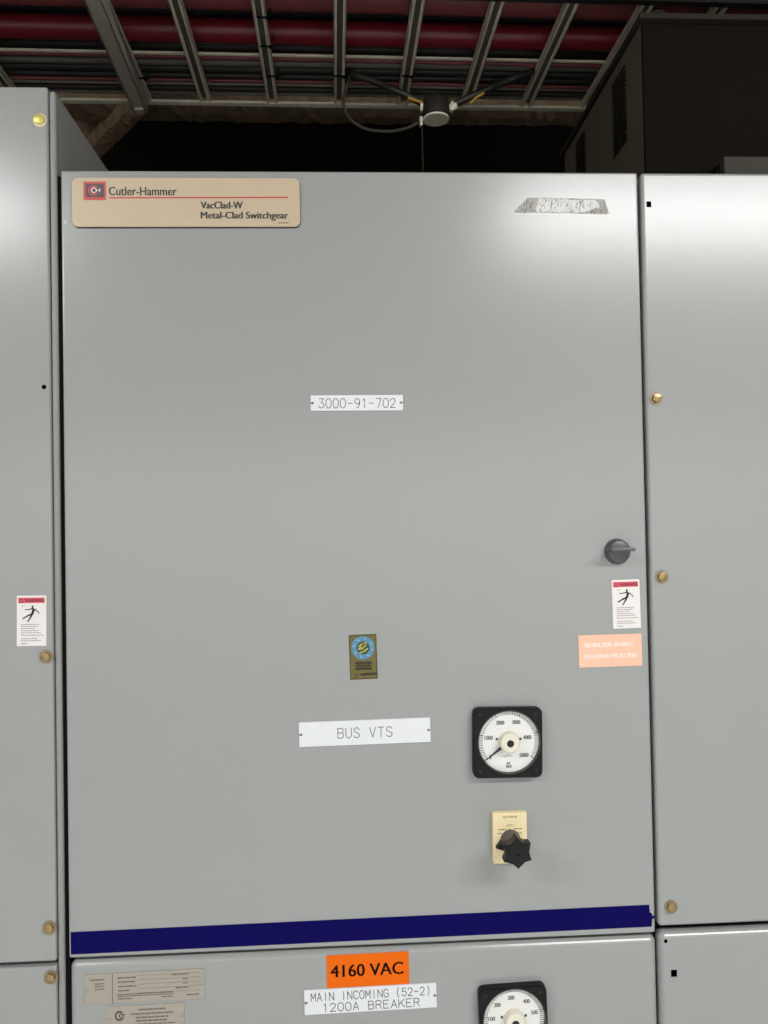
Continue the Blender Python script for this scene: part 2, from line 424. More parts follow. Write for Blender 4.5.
# right cabinet
RC = thing('switchgear_cabinet', 'grey cabinet at the right edge of the photo with three brass bolts', 'cabinet', (1.36, .8, 0))
off = Vector((1.36, .8, 0))
bm = bmesh.new(); box(bm, xR0-.0005, xR1, G, DEPTH, 0, DTOP, .002, 2); sh(obj('body', bm, PAINT2, RC), off)
bm = bmesh.new(); box(bm, xR0, xR1, .0205, G+.002, .02, TOPZ-.006); sh(obj('gap_darkener', bm, BLACK, RC), off)  # black sheet added behind the panels to darken their seams
ur = sh(panel('upper_panel', xR0, xR1, zRs0, DTOP, RC, bev=.005), off)
lr = sh(panel('lower_panel', xR0, xR1, .08, zRs1, RC, bev=.010, th=.026, seg=6), off)
bm = bmesh.new(); h = at(648.8, 204.3); prism(bm, rect(h.x, h.z, .0078, .0095), -.01, .014); cut(ur, bm, HOLE)
bm = bmesh.new(); h = at(674, 973.3); prism(bm, rect(h.x, h.z, .0095, .0108), -.01, .014); cut(lr, bm, HOLE)
bm = bmesh.new(); h = at(665.8, 941.3); prism(bm, circ(h.x, h.z, .003, 14), -.01, .014); cut(lr, bm, HOLE)
for px, py in ((657, 398), (662.7, 577), (672, 908)): bolt(px, py, 0, ur)

# ------------------------------------------------------------------ plates and stickers on the doors
# beige maker's plate
T = .004
f = Fr((71.4,177.3),(299.6,178.6),(300,226.2),(72.6,226.9), -T)
n = f.root('nameplate', 'long beige rounded maker\'s plate with red line in the top left door corner', 'nameplate', 0)
bm = bmesh.new(); prism(bm, rrect(0,0,f.w,f.h,.0085), -T, 0, bev=.0008); sharp(obj('plate', bm, [BEIGE], n), 40)
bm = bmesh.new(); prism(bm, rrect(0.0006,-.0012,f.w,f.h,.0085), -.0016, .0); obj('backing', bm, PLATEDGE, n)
l0 = f.L(83.4,181.6); l1 = f.L(106.2,200.2); cx, cz = (l0[0]+l1[0])/2, (l0[1]+l1[1])/2; w, h = l1[0]-l0[0], l0[1]-l1[1]
lg = bmesh.new(); prism(lg, rect(cx,cz,w,h), -T-.0002, -T)
lo_ = obj('emblem', lg, PINK, n); lo_['label'] = 'red and grey square emblem'
bm = bmesh.new(); prism(bm, rect(cx,cz+.0006,w*.8,h*.72), -T-.0004, -T-.0002); obj('emblem_field', bm, LOGOGREY, lo_)
bm = bmesh.new()
def arc(bm, cx, cz, r, a0, a1, wd, y0, y1, n=16):
    pr = None
    for i in range(n+1):
        a = math.radians(a0+(a1-a0)*i/n); q = (cx+r*math.cos(a), cz+r*math.sin(a))
        if pr: stroke(bm, pr, q, wd, y0, y1, False)
        pr = q
arc(bm, cx-.002, cz+.0006, .0065, 40, 320, .0032, -T-.0006, -T-.0004); obj('emblem_ring', bm, PINK, lo_)
bm = bmesh.new()
arc(bm, cx-.001, cz+.0006, .0036, 60, 300, .0016, -T-.0008, -T-.0006)
for dx in (.002, .0075): stroke(bm, (cx+dx, cz-.002), (cx+dx, cz+.0035), .0016, -T-.0008, -T-.0006, False)
stroke(bm, (cx+.002, cz+.0006), (cx+.0075, cz+.0006), .0014, -T-.0008, -T-.0006, False)
obj('emblem_initials', bm, STICK, lo_)
bm = bmesh.new()
def ftext(bm, f, s, x0, x1, yt, yb, T, bold=0.0, space=1.0, faux=0.0):
    a = f.L(x0, (yt+yb)/2); b = f.L(x1, (yt+yb)/2); hh = f.L(x0, yt)[1]-f.L(x0, yb)[1]
    text_bm(bm, s, a[0], b[0], (a[1]+b[1])/2, hh, -T-.0003, 0, bold, space, faux=faux)
ftext(bm, f, 'Cutler-Hammer', 109, 176.6, 186.4, 195.4, T, .0, faux=.00035)
o = obj('lettering', bm, DGREY, n)
bm = bmesh.new()
ftext(bm, f, 'VacClad-W', 201, 242.6, 201.2, 208.6, T, .0, faux=.0006); ftext(bm, f, 'Metal-Clad Switchgear', 201, 288, 211.4, 218.6, T, .0, faux=.0006)
a = f.L(278.5, 223); b = f.L(288.5, 223); bars(bm, a[0], b[0], a[1], .0013, -T-.0003, -T)
obj('lettering', bm, DGREY, n)
bm = bmesh.new(); a = f.L(109, 197.9); b = f.L(288, 197.4); stroke(bm, a, b, .0017, -T-.0003, -T, False); obj('red_line', bm, RED, n)

def laminate(name, label, corners, T, lines, wstroke, m=ENGR, notch=True):
    f = Fr(*corners, -T); n = f.root(name, label, 'nameplate', 0)
    bm = bmesh.new(); prism(bm, rect(0,0,f.w,f.h), -T, 0, bev=.0004); obj('plate', bm, WHITE, n)
    bm = bmesh.new()
    for s, x0, x1, yc, hpx in lines:
        a = f.L(x0, yc); b = f.L(x1, yc); zc = (a[1]+b[1])/2
        engrave(bm, s, a[0], b[0], zc, hpx*.00155, wstroke, -T-.0003, -T)
    obj('engraved_lettering', bm, m, n)
    if notch:
        for sx in (-1, 1):
            bm = bmesh.new(); lathe(bm, [(0,-T-.0012),(.0012,-T-.001),(.0019,-T-.0003),(.0019,-T)], sx*(f.w/2-.0032), 0, 16)
            stroke(bm, (sx*(f.w/2-.003),0),(sx*(f.w/2+.0001),0), .0013, -T-.0003, -T, False)
            obj('screw', bm, SCREW, n, True)
    return n, f
laminate('nameplate', 'small white plate reading 3000-91-702 high on the middle door', ((310.4,395.2),(402.9,394.9),(403.2,410.3),(310.6,411)), .0022,
         [('3000-91-702', 318.8, 395.4, 403.2, 9.2)], .0011)
laminate('nameplate', 'long white tilted plate reading BUS VTS left of the upper meter', ((298.8,722.6),(430.2,717.6),(430.7,742),(299.3,747.3)), .0022,
         [('BUS', 337.8, 359.5, 733, 9.6), ('VTS', 369.6, 392.3, 731.9, 9.6)], .0011)
laminate('nameplate', 'white plate reading MAIN INCOMING and 1200A BREAKER below the orange sticker', ((303.9,990.9),(436.4,983.2),(436.9,1007.5),(304.6,1015.4)), .0022,
         [('MAIN INCOMING (52-2)', 311, 430.5, 994.0, 7.8), ('1200A BREAKER', 322.5, 419.5, 1005.0, 7.8)], .00105, ENGRD)

# orange voltage sticker
T = .0006
f = Fr((326.5,955.6),(408.7,951.4),(409.2,983.7),(326.9,988.3), -T)
n = f.root('voltage_sticker', 'orange sticker reading 4160 VAC above the MAIN INCOMING plate', 'sticker', 0)
bm = bmesh.new(); prism(bm, rect(0,0,f.w,f.h), -T, 0); obj('backing', bm, ORANGE, n)
bm = bmesh.new(); text_bm(bm, '4160 VAC', f.L(330.8,971)[0], f.L(403,967)[0], .001, .0195, -T-.0003, 0, .0, faux=.0006); obj('lettering', bm, ORTXT, n)

# electric shock warning stickers
def warning(label, corners):
    T = .0005
    f = Fr(*corners, -T); n = f.root('warning_sticker', label, 'sticker', 0, 'white and red electric shock warning stickers')
    bm = bmesh.new(); prism(bm, rrect(0,0,f.w,f.h,.0015,3), -T, 0); obj('backing', bm, STICK, n)
    U = lambda x, y: f.uv((x-118)/494, (y-82)/872)
    bm = bmesh.new(); a = U(140,118); b = U(585,212); prism(bm, [(a[0],b[1]),(b[0],b[1]),(b[0],a[1]),(a[0],a[1])], -T-.0002, -T); hd = obj('header', bm, STRED, n)
    bm = bmesh.new(); a = U(250,165); b = U(570,165)
    text_bm(bm, 'WARNING', a[0], b[0], a[1], .0052, -T-.0004, 0, .02)
    q = [U(160,198), U(225,198), U(192,132)]
    for i in range(3): stroke(bm, q[i], q[(i+1)%3], .0006, -T-.0004, -T-.0002)
    obj('header_lettering', bm, STBAR, n)
    bm = bmesh.new(); k = f.w/494*1.0
    a = U(382,272); prism(bm, circ(*a, 17*k, 16), -T-.0003, -T)
    for p, q, wd in (((384,300),(398,335),30),((398,335),(378,398),40),((378,398),(300,432),28),((300,432),(222,478),22),((378,405),(345,465),26),((345,465),(302,530),20),
                     ((385,305),(345,318),20),((345,318),(255,326),15),((400,318),(440,340),16),((440,340),(488,378),12)):
        stroke(bm, U(*p), U(*q), wd*k, -T-.0003, -T)
    o = obj('pictogram', bm, STBLK, n); o['label'] = 'falling figure struck by electricity'
    bm = bmesh.new()
    zz = [(415,300),(450,318),(442,345),(485,362),(478,392),(505,400)]
    for p, q in zip(zz, zz[1:]): stroke(bm, U(*p), U(*q), 7*k, -T-.0002, -T)
    a = U(200,262); b = U(262,262); bars(bm, a[0], b[0], a[1], .0009, -T-.0002, -T)
    obj('spark', bm, STTXT, n)
    bm = bmesh.new()
    for y, x1 in ((582,500),(616,470),(652,420),(690,490),(726,520),(768,568),(826,465),(862,520),(912,290)):
        a = U(190,y); b = U(x1,y-6); bars(bm, a[0], b[0], a[1], .0011, -T-.0002, -T)
    obj('small_print', bm, STTXT, n)
warning('white and red shock warning sticker on the middle door under the latch', ((611.3,580.2),(639.3,579.2),(641.1,627.7),(613.7,628.8)))
warning('white and red shock warning sticker on the left cabinet above a bolt', ((16.6,595.7),(46.0,595.4),(46.6,645.8),(17,646.2)))

# peach instruction plate
T = .0012
f = Fr((578.1,635.2),(641.4,633.7),(642.5,665.5),(579.4,668.1), -T)
n = f.root('instruction_plate', 'peach coloured plate with two lines of white lettering by the right door edge', 'sign', 0)
bm = bmesh.new(); prism(bm, rect(0,0,f.w,f.h), -T, 0, bev=.0003); obj('plate', bm, PEACH, n)
bm = bmesh.new()
ftext(bm, f, 'INSTRUCTION  BOOKLET', 584.8, 633, 642.2, 646.6, T, .0, faux=.00045); ftext(bm, f, 'LOCATED IN THIS SECTION', 585, 636, 653.4, 657.8, T, .0, faux=.00045)
a = f.L(580.6, 664.4); b = f.L(587, 664.2); bars(bm, a[0], b[0], a[1], .001, -T-.0002, -T)
obj('lettering', bm, PEACHT, n)

# gold certification sticker
T = .0004
f = Fr((348.8,635),(376.4,633.8),(377.8,678.7),(350,680), -T)
n = f.root('seal_sticker', 'small gold foil sticker with a blue ring seal on the middle door', 'sticker', 0)
bm = bmesh.new(); prism(bm, rect(0,0,f.w,f.h), -T, 0); obj('foil', bm, GOLD, n)
c = f.L(363, 647.8); k = .00155
bm = bmesh.new(); ringp(bm, *c, 6.6*k, 11.6*k, -T-.0002, -T, 40); obj('seal_ring', bm, RING, n)
bm = bmesh.new(); prism(bm, circ(*c, 6.6*k, 30), -T-.0002, -T); sc_ = obj('seal_centre', bm, FGREEN, n)
bm = bmesh.new()
for p, q in (((-4,1.5),(1,5)),((0,4.5),(3.4,5)),((-2,-1.5),(2,1.6)),((-3.5,-5),(0,-4)),((0,-4),(4.5,-1)),((1,1),(3,3)),((-4.5,-1.5),(-2,1.0))):
    stroke(bm, (c[0]+p[0]*k, c[1]+p[1]*k), (c[0]+q[0]*k, c[1]+q[1]*k), 1.1*k, -T-.0004, -T-.0002)
obj('seal_device', bm, FGOLD, n)
bm = bmesh.new()
for a0 in (20, 70, 115, 160, 205, 250, 295, 340):
    a = math.radians(a0); stroke(bm, (c[0]+8.3*k*math.cos(a), c[1]+8.3*k*math.sin(a)), (c[0]+10.2*k*math.cos(a+.2), c[1]+10.2*k*math.sin(a+.2)), .7*k, -T-.0004, -T-.0002)
obj('seal_lettering', bm, PALEB, n)
bm = bmesh.new()
for y, h in ((663,2.0),(666,1.4),(669,2.2)):
    a = f.L(355.4, y); b = f.L(371.8, y-.5); stroke(bm, a, b, h*k, -T-.0002, -T, False)
for y in (664.6, 667.4):
    a = f.L(356.2, y); b = f.L(371, y-.5); bars(bm, a[0], b[0], a[1], .0009, -T-.0003, -T, .0025)
a = f.L(361.5, 674.5); b = f.L(375.6, 673.6); stroke(bm, a, b, 2.4*k, -T-.0002, -T)
stroke(bm, f.L(354.2,674.8), f.L(358.6,674.6), .8*k, -T-.0002, -T); stroke(bm, f.L(354.4,677), f.L(358.4,676.8), .6*k, -T-.0002, -T)
e = [f.L(349.5,636), f.L(375.8,634.8), f.L(377,677.8), f.L(350.7,679)]
for i in range(4): stroke(bm, e[i], e[(i+1)%4], .6*k, -T-.0002, -T, False)
obj('small_print', bm, FTXT, n)

# data plates on the lower door
T = .0012
f = Fr((83.7,975),(204.4,968.6),(204.9,998.6),(84.1,1005.1), -T)
n = f.root('data_plate', 'wide aluminium data plate at the lower door\'s top left', 'nameplate', 0)
bm = bmesh.new(); prism(bm, rect(0,0,f.w,f.h), -T, 0, bev=.0003); obj('plate', bm, ALU, n)
bm = bmesh.new()
Q = lambda x, y: f.L(75+x/5.486, 955+y/5.486)
a = Q(205,104); b = Q(207,268); stroke(bm, a, b, .0012, -T-.0002, -T, False)
for x0, y0, x1, h in ((85,139,162,2),(108,160,160,1.6),(108,174,160,1.6),(108,190,160,1.6),(232,127,335,2),(232,150,330,2),(236,174,338,1.8),(236,197,300,1.8),
                    (530,108,622,1.8),(590,131,622,1.6),(592,154,618,1.4),(552,180,622,1.8),(232,218,540,1.5),(232,228,540,1.3),(236,242,310,1.6),(475,228,535,1.6),(612,218,680,1.8)):
    a = Q(x0,y0); b = Q(x1, y0-(x1-x0)*.053); bars(bm, a[0], b[0], (a[1]+b[1])/2, h*.001, -T-.0002, -T, .008, .0008)
for y in (112, 136, 160, 184, 208):
    a = Q(345,y); b = Q(690, y-18); stroke(bm, a, b, .0003, -T-.0002, -T, False)
obj('small_print', bm, ALUT, n)
def rivet(p, n, T, r=.0032):
    bm = bmesh.new(); lathe(bm, [(0,-T-.0018),(r*.5,-T-.0016),(r*.9,-T-.0008),(r,-T)], p[0], p[1], 18); obj('rivet', bm, ALU, n, True)
rivet(Q(62,194), n, T); rivet(Q(693,156), n, T)
f = Fr((106,1007),(184,1002.8),(184.6,1030),(106.4,1034.4), -T)
n = f.root('data_plate', 'smaller aluminium plate with round mark cut off by the photo\'s bottom edge', 'nameplate', 0)
bm = bmesh.new(); prism(bm, rect(0,0,f.w,f.h), -T, 0, bev=.0003); obj('plate', bm, ALU, n)
bm = bmesh.new(); c = Q(245,334)
arc(bm, *c, .0062, 50, 310, .0024, -T-.0002, -T); arc(bm, c[0]+.002, c[1], .0028, 60, 300, .0014, -T-.0002, -T)
stroke(bm, (c[0]+.005,c[1]-.0045), (c[0]+.005,c[1]+.002), .0014, -T-.0002, -T); stroke(bm, (c[0]+.003,c[1]+.0016), (c[0]+.0085,c[1]+.0016), .0011, -T-.0002, -T)
obj('certification_mark', bm, DGREY, n)
bm = bmesh.new()
for x0, y0, x1 in ((348,300,495),(308,325,538),(332,344,512),(336,362,505)):
    a = Q(x0,y0); b = Q(x1, y0-(x1-x0)*.053); bars(bm, a[0], b[0], (a[1]+b[1])/2, .0022, -T-.0002, -T, .006, .0008)
for z in (-.004, -.008, -.012): bars(bm, -f.w*.38, f.w*.38, z-.004, .0018, -T-.0002, -T, .006, .0008)
obj('small_print', bm, ALUT, n)
rivet(Q(190,352), n, T); rivet(Q(584,330), n, T)

# sticker residue near the top right of the big door
def residue_mat(name, c1, c2, sc, lo, hi):
    m = mat(name, c1, .7, spec=.2); nt = m.node_tree; b = nt.nodes['Principled BSDF']
    tc = nt.nodes.new('ShaderNodeTexCoord'); mp = nt.nodes.new('ShaderNodeMapping'); mp.inputs['Rotation'].default_value = (0, .6, 0); mp.inputs['Scale'].default_value = (3.2, 1, 1)
    nz = nt.nodes.new('ShaderNodeTexNoise'); nz.inputs['Scale'].default_value = sc; nz.inputs['Detail'].default_value = 6; nz.inputs['Distortion'].default_value = 2.0
    rp = nt.nodes.new('ShaderNodeValToRGB'); rp.color_ramp.elements[0].position = lo; rp.color_ramp.elements[1].position = hi
    rp.color_ramp.elements[0].color = (*lin(c1), 1); rp.color_ramp.elements[1].color = (*lin(c2), 1)
    nt.links.new(tc.outputs['Object'], mp.inputs[0]); nt.links.new(mp.outputs[0], nz.inputs['Vector']); nt.links.new(nz.outputs['Fac'], rp.inputs[0]); nt.links.new(rp.outputs[0], b.inputs['Base Color'])
    return m
RES1 = residue_mat('grey adhesive', (124, 120, 110), (186, 184, 178), 90, .36, .54)
RES2 = residue_mat('torn white paper', (150, 148, 144), (232, 232, 230), 70, .36, .5)
f = Fr((513,197),(609,198.5),(609,214),(513,213), 0)
n = f.root('sticker_residue', 'torn grey and white sticker remnant near the top right door corner', 'sticker remnant', 0)
def ragged(P, k, amp):
    out = []
    for i in range(len(P)):
        a, b = P[i], P[(i+1) % len(P)]
        for j in range(k):
            t = j/k; out.append((a[0]+(b[0]-a[0])*t+random.uniform(-amp,amp), a[1]+(b[1]-a[1])*t+random.uniform(-amp,amp)))
    return out
bm = bmesh.new(); prism(bm, ragged([f.L(*p) for p in ((513.5,212.4),(609,214),(604.5,199.2),(528,197.4))], 9, .0007), -.0003, .0002); obj('adhesive', bm, RES1, n)
bm = bmesh.new(); prism(bm, ragged([f.L(*p) for p in ((535,212),(584,212.8),(599,207),(597,200),(538,198.6))], 9, .001), -.0005, .0); obj('paper', bm, RES2, n)

# ------------------------------------------------------------------ meters
def meter(label, corners, cpx, angs, nums, needle, units):
    T = .0135
    f = Fr(*corners, -T); n = f.root('panel_meter', label, 'meter', 0)
    cx, cz = f.L(*cpx); R = .0478; N = 96
    # housing: rounded square with a round window, dial sunk inside
    bm = bmesh.new()
    rr = rrect(0,0,f.w,f.h,.009,8)
    def hit(a, grow):
        dx, dz = math.cos(a), math.sin(a); best = None
        for i in range(len(rr)):
            p, q = rr[i], rr[(i+1) % len(rr)]
            ex, ez = q[0]-p[0], q[1]-p[1]; den = dx*ez-dz*ex
            if abs(den) < 1e-12: continue
            t = ((p[0]-cx)*ez-(p[1]-cz)*ex)/den; s = ((p[0]-cx)*dz-(p[1]-cz)*dx)/den
            if t > 0 and -1e-6 <= s <= 1+1e-6: best = t if best is None else min(best, t)
        return (cx+dx*(best-grow), cz+dz*(best-grow))
    A = [2*PI*i/N for i in range(N)]
    loops = [[(*hit(a, 0), 0.0) for a in A], [(*hit(a, 0), -T+.0015) for a in A], [(*hit(a, .0012), -T) for a in A],
             [(cx+R*math.cos(a), cz+R*math.sin(a), -T) for a in A], [(cx+R*math.cos(a), cz+R*math.sin(a), -T+.006) for a in A]]
    V = [[bm.verts.new((x, y, z)) for x, z, y in lp] for lp in loops]
    for p, q in zip(V, V[1:]):
        for i in range(N): bm.faces.new((p[i], p[(i+1)%N], q[(i+1)%N], q[i]))
    bm.faces.new(V[0])
    sharp(obj('housing', bm, METERB, n), 30)
    bm = bmesh.new(); ringp(bm, cx, cz, R-.0003, R+.0012, -T-.0010, -T+.002, 72); sharp(obj('bezel', bm, BEZEL, n))
    D = -T+.005
    bm = bmesh.new(); prism(bm, circ(cx,cz,R-.0004,72), D, D+.001); dl = obj('dial', bm, DIAL, n)
    pol = lambda a, r: (cx+r*R*math.cos(math.radians(a)), cz+r*R*math.sin(math.radians(a)))
    bm = bmesh.new()
    for i, a in enumerate(angs):
        stroke(bm, pol(a, .86), pol(a, .99), .0012, D-.0003, D, False, 1)
        if i+1 < len(angs):
            for k in range(1, 10):
                t = a+(angs[i+1]-a)*k/10; stroke(bm, pol(t, .875), pol(t, .97 if k != 5 else .985), .00075, D-.0002, D, False)
    arc(bm, cx, cz, R*.865, angs[0], angs[-1], .0004, D-.0002, D, 60)
    obj('scale_ticks', bm, [DIALINK, DIALBLK], dl)
    for s, a, r, wd in nums:
        bm = bmesh.new(); p = pol(a, r); text_bm(bm, s, p[0]-wd/2, p[0]+wd/2, p[1]-.0012, .0066, D-.0002, 0, 0, faux=.0003); obj('numeral', bm, DIALINK, dl)
    bm = bmesh.new()
    for s, dz, wd in units: text_bm(bm, s, cx-wd/2, cx+wd/2, cz+dz, .0040, D-.0002, 0, 0, faux=.0003)
    arc(bm, cx, cz-.034, .012, 60, 120, .0006, D-.0002, D, 10)
    obj('unit_lettering', bm, DIALBLK, dl)
    # needle
    bm = bmesh.new(); na = math.radians(needle); dx, dz = math.cos(na), math.sin(na)
    pts = [(.26, .05), (.55, .032), (.93, .008), (.93, -.008), (.55, -.032), (.26, -.05)]
    prism(bm, [(cx+R*(u*dx-v*dz), cz+R*(u*dz+v*dx)) for u, v in pts][::-1], -T+.0022, -T+.0030)
    obj('needle', bm, DIALBLK, n)
    bm = bmesh.new(); lathe(bm, [(0,-T-.009),(.0128,-T-.009),(.0148,-T-.0075),(.0155,-T-.005),(.0158,D)], cx, cz, 40); hb = sharp(obj('hub_cover', bm, HUB, n))
    bm = bmesh.new(); lathe(bm, [(0,-T-.0102),(.0040,-T-.0102),(.0056,-T-.009)], cx, cz, 24); prism(bm, rect(cx,cz,.006,.0012), -T-.0106, -T-.01)
    obj('zero_adjuster', bm, DIALBLK, n)
    for sx in (-1, 1):
        bm = bmesh.new(); lathe(bm, [(0,D-.0012),(.0017,D-.0010),(.0021,D)], cx+sx*.0185, cz+.0035, 14); obj('dial_screw', bm, DIALINK, n, True)
    for sx in (-1, 1):
        for sz in (-1, 1):
            bm = bmesh.new(); lathe(bm, [(0,-T-.0009),(.0022,-T-.0008),(.0031,-T)], sx*(f.w/2-.0105), sz*(f.h/2-.0105), 16); obj('corner_screw', bm, mat('blackened screw', (30,29,31), .4, .3) if 'blackened screw' not in bpy.data.materials else bpy.data.materials['blackened screw'], n, True)
    # clear window
    bm = bmesh.new()
    wa = [[bm.verts.new((cx+r*math.cos(2*PI*i/64), -T+.0010, cz+r*math.sin(2*PI*i/64))) for i in range(64)] for r in (.0158, R-.001)]
    for i in range(64): bm.faces.new((wa[0][i], wa[0][(i+1)%64], wa[1][(i+1)%64], wa[1][i]))
    obj('window', bm, GLASS, n)
    return n
GLASS = bpy.data.materials.new('clear window'); GLASS.use_nodes = True
nt = GLASS.node_tree; nt.nodes.clear()
ou = nt.nodes.new('ShaderNodeOutputMaterial'); mx = nt.nodes.new('ShaderNodeMixShader'); tr = nt.nodes.new('ShaderNodeBsdfTransparent'); gl = nt.nodes.new('ShaderNodeBsdfGlossy')
gl.inputs['Roughness'].default_value = .05
mx.inputs[0].default_value = .04; nt.links.new(tr.outputs[0], mx.inputs[1]); nt.links.new(gl.outputs[0], mx.inputs[2]); nt.links.new(mx.outputs[0], ou.inputs[0])
A6 = [218-50.4*i for i in range(6)]
meter('square black voltmeter with round white dial reading to 5000 above the star knob', ((472.3,708.7),(541.9,708.0),(543.4,777.6),(474.4,778.9)), (509.3,742.2), A6,
      [('1000',167,.665,.0125),('2000',113.5,.69,.0125),('3000',69,.69,.0125),('4000',14,.63,.0125),('5000',-40,.655,.0138),('0',218,.76,.003)], 218,
      [('AC', -.0335, .0065), ('VOLTS', -.0385, .0085)])
A7 = [214-40*i for i in range(7)]
meter('square black ammeter on the lower door cut off by the photo\'s bottom edge', ((479.4,990.2),(547.4,985.2),(548.6,1054.8),(480.8,1060)), (514.6,1020.6), A7,
      [('0',214,.74,.003),('100',174,.72,.010),('200',136,.72,.010),('300',95,.70,.010),('400',52,.70,.010),('500',15,.70,.010),('600',-26,.7,.010)], 214,
      [('AC', -.0335, .0065), ('AMPERES', -.0385, .0105)])

# ------------------------------------------------------------------ selector switch with star knob
T = .009
f = Fr((492,813.2),(526.9,812.4),(527.4,862.8),(493.9,864.2), -T)
n = f.root('selector_switch', 'ivory switch plate carrying a black six pointed star knob', 'switch', 0)
bm = bmesh.new(); prism(bm, rrect(0,0,f.w,f.h,.0016,3), -T, 0, bev=.0012); sharp(obj('plate', bm, IVORY, n), 40)
bm = bmesh.new()
ftext(bm, f, 'VOLTMETER', 502.4, 517.6, 815.8, 818, T, .0); ftext(bm, f, 'OFF', 506.6, 513, 824.2, 826.2, T)
for x0, x1, y in ((498.6,506,829.8),(509.2,510.6,829.4),(513.6,521.6,828.8),(497.6,501.8,833.6),(518,521.4,832.8)):
    a = f.L(x0,y); b = f.L(x1,y-.3); bars(bm, a[0], b[0], a[1], .0014, -T-.0002, -T, .003)
obj('lettering', bm, ALUT, n)
def knob_star(bm, cx, cz, ri, ro, y0, y1, a0):
    pts = []
    for k in range(6):
        a = a0+k*PI/3
        for da, r in ((-.42, ri), (-.24, ri+.0006), (-.06, ro*.94), (0, ro), (.06, ro*.94), (.24, ri+.0006)):
            pts.append((cx+r*math.cos(a+da), cz+r*math.sin(a+da)))
    prism(bm, pts, y0, y1, bev=.0012)
kc = at(517.7, 853.3, -.059); kx = kc.x-f.c.x; kz = kc.z-f.c.z
bm = bmesh.new(); knob_star(bm, kx, kz, .0174, .0240, -.059, -.041, math.radians(93))
ringp(bm, kx, kz, .0115, .0150, -.0598, -.0588, 40); lathe(bm, [(.0115,-.0602),(.0032,-.0602)], kx, kz, 40); lathe(bm, [(.0150,-.0598),(.0150,-.0585)], kx, kz, 40); lathe(bm, [(.0115,-.0602),(.0115,-.0585)], kx, kz, 40)
lathe(bm, [(.0032,-.0602),(.0032,-.052),(0,-.052)], kx, kz, 20)
sharp(obj('star_knob', bm, KNOBB, n), 30)
bm = bmesh.new(); lathe(bm, [(0,-.034),(.0125,-.034),(.0130,-.020),(.0140,-.018),(.0155,-T)], kx, kz, 28); sharp(obj('shaft', bm, KNOBG, n), 30)
bm = bmesh.new(); prism(bm, [(kx-.024,kz-.009),(kx-.010,kz-.014),(kx-.006,kz-.002),(kx-.016,kz+.001)], -.020, -.010, bev=.001); obj('pointer', bm, KNOBB, n)

# ------------------------------------------------------------------ on top of the cabinets
# dark louvred enclosure
YB = .10
a = at(640.5, 19, YB); zlid = a.z; xb = at(643.5, 100, YB).x
dback = (at(640,15,YB)-CAM).y
yback = CAM.y + 1.30*(640-347.5)/(560-347.5)
E_ = thing('enclosure', 'dark brown grey louvred box standing on the right cabinet', 'electrical enclosure', (xb+.35, .35, DTOP))
off = Vector((xb+.35, .35, DTOP))
xe = xb+.75
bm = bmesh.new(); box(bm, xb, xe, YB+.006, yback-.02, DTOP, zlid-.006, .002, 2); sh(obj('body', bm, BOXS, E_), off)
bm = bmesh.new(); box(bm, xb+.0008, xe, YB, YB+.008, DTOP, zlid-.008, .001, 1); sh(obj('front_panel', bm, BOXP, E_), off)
bm = bmesh.new(); box(bm, xb-.008, xe+.01, YB-.012, yback, zlid-.006, zlid+.004, .002, 2); sh(obj('lid', bm, LIDM, E_), off)
def louvre(pxa, pya, pxb, pyb0, nsl, pitch):
    p = atx(pxa, pya, xb); q = atx(pxb, pyb0, xb)
    y0, y1 = sorted((p.y, q.y)); zt = p.z
    o = bpy.data.objects.new('louvre', None)
    bm = bmesh.new(); box(bm, xb-.0006, xb+.001, y0, y1, zt-nsl*pitch, zt); vb = obj('louvre_vent', bm, HOLE, E_); sh(vb, off)
    bpy.data.objects.remove(o)
    bm = bmesh.new()
    for i in range(nsl+1):
        z = zt-i*pitch
        v = [bm.verts.new(c) for c in ((xb-.0004,y0,z+pitch*.22),(xb-.0004,y1,z+pitch*.22),(xb-.0035,y1,z-pitch*.22),(xb-.0035,y0,z-pitch*.22),(xb-.0004,y0,z-pitch*.22),(xb-.0004,y1,z-pitch*.22))]
        for q_ in ((0,1,2,3),(3,2,5,4),(0,3,4),(1,5,2)): bm.faces.new([v[k] for k in q_])
    obj('slats', bm, BOXS, vb)
louvre(625.5, 64, 612.5, 84, 17, .0083)
louvre(585, 130, 576.3, 143, 12, .0088)
# lifting eye on the lid
for px in (654, 661):
    p = at(px, 12, YB+.02)
bm = bmesh.new()
p = at(658, 16, YB+.03); 
pts = [(p.x+.016*math.cos(t*PI/12), YB+.03, zlid+.018+.016*math.sin(t*PI/12)) for t in range(25)]
tube(bm, pts, .003, 8); box(bm, p.x-.004, p.x+.004, YB+.026, YB+.034, zlid+.002, zlid+.006)
sh(obj('lifting_eye', bm, LIDM, E_, True), off)
# low grey box in front of it
p = at(724, 156, .045); q = at(768, 156, .045)
D_ = thing('wireway', 'low grey metal box on the right cabinet top before the enclosure', 'metal box', (p.x+.2, .065, DTOP))
off = Vector((p.x+.2, .065, DTOP))
bm = bmesh.new(); box(bm, p.x, p.x+.42, .045, .092, DTOP, p.z, .002, 2); sh(obj('body', bm, DUCT, D_), off)
bm = bmesh.new(); prism(bm, [(p.x-.022, DTOP), (p.x, DTOP), (p.x, p.z-.004), (p.x-.004, p.z-.012)], .06, .09); sh(obj('end_bracket', bm, BOXP, D_), off)

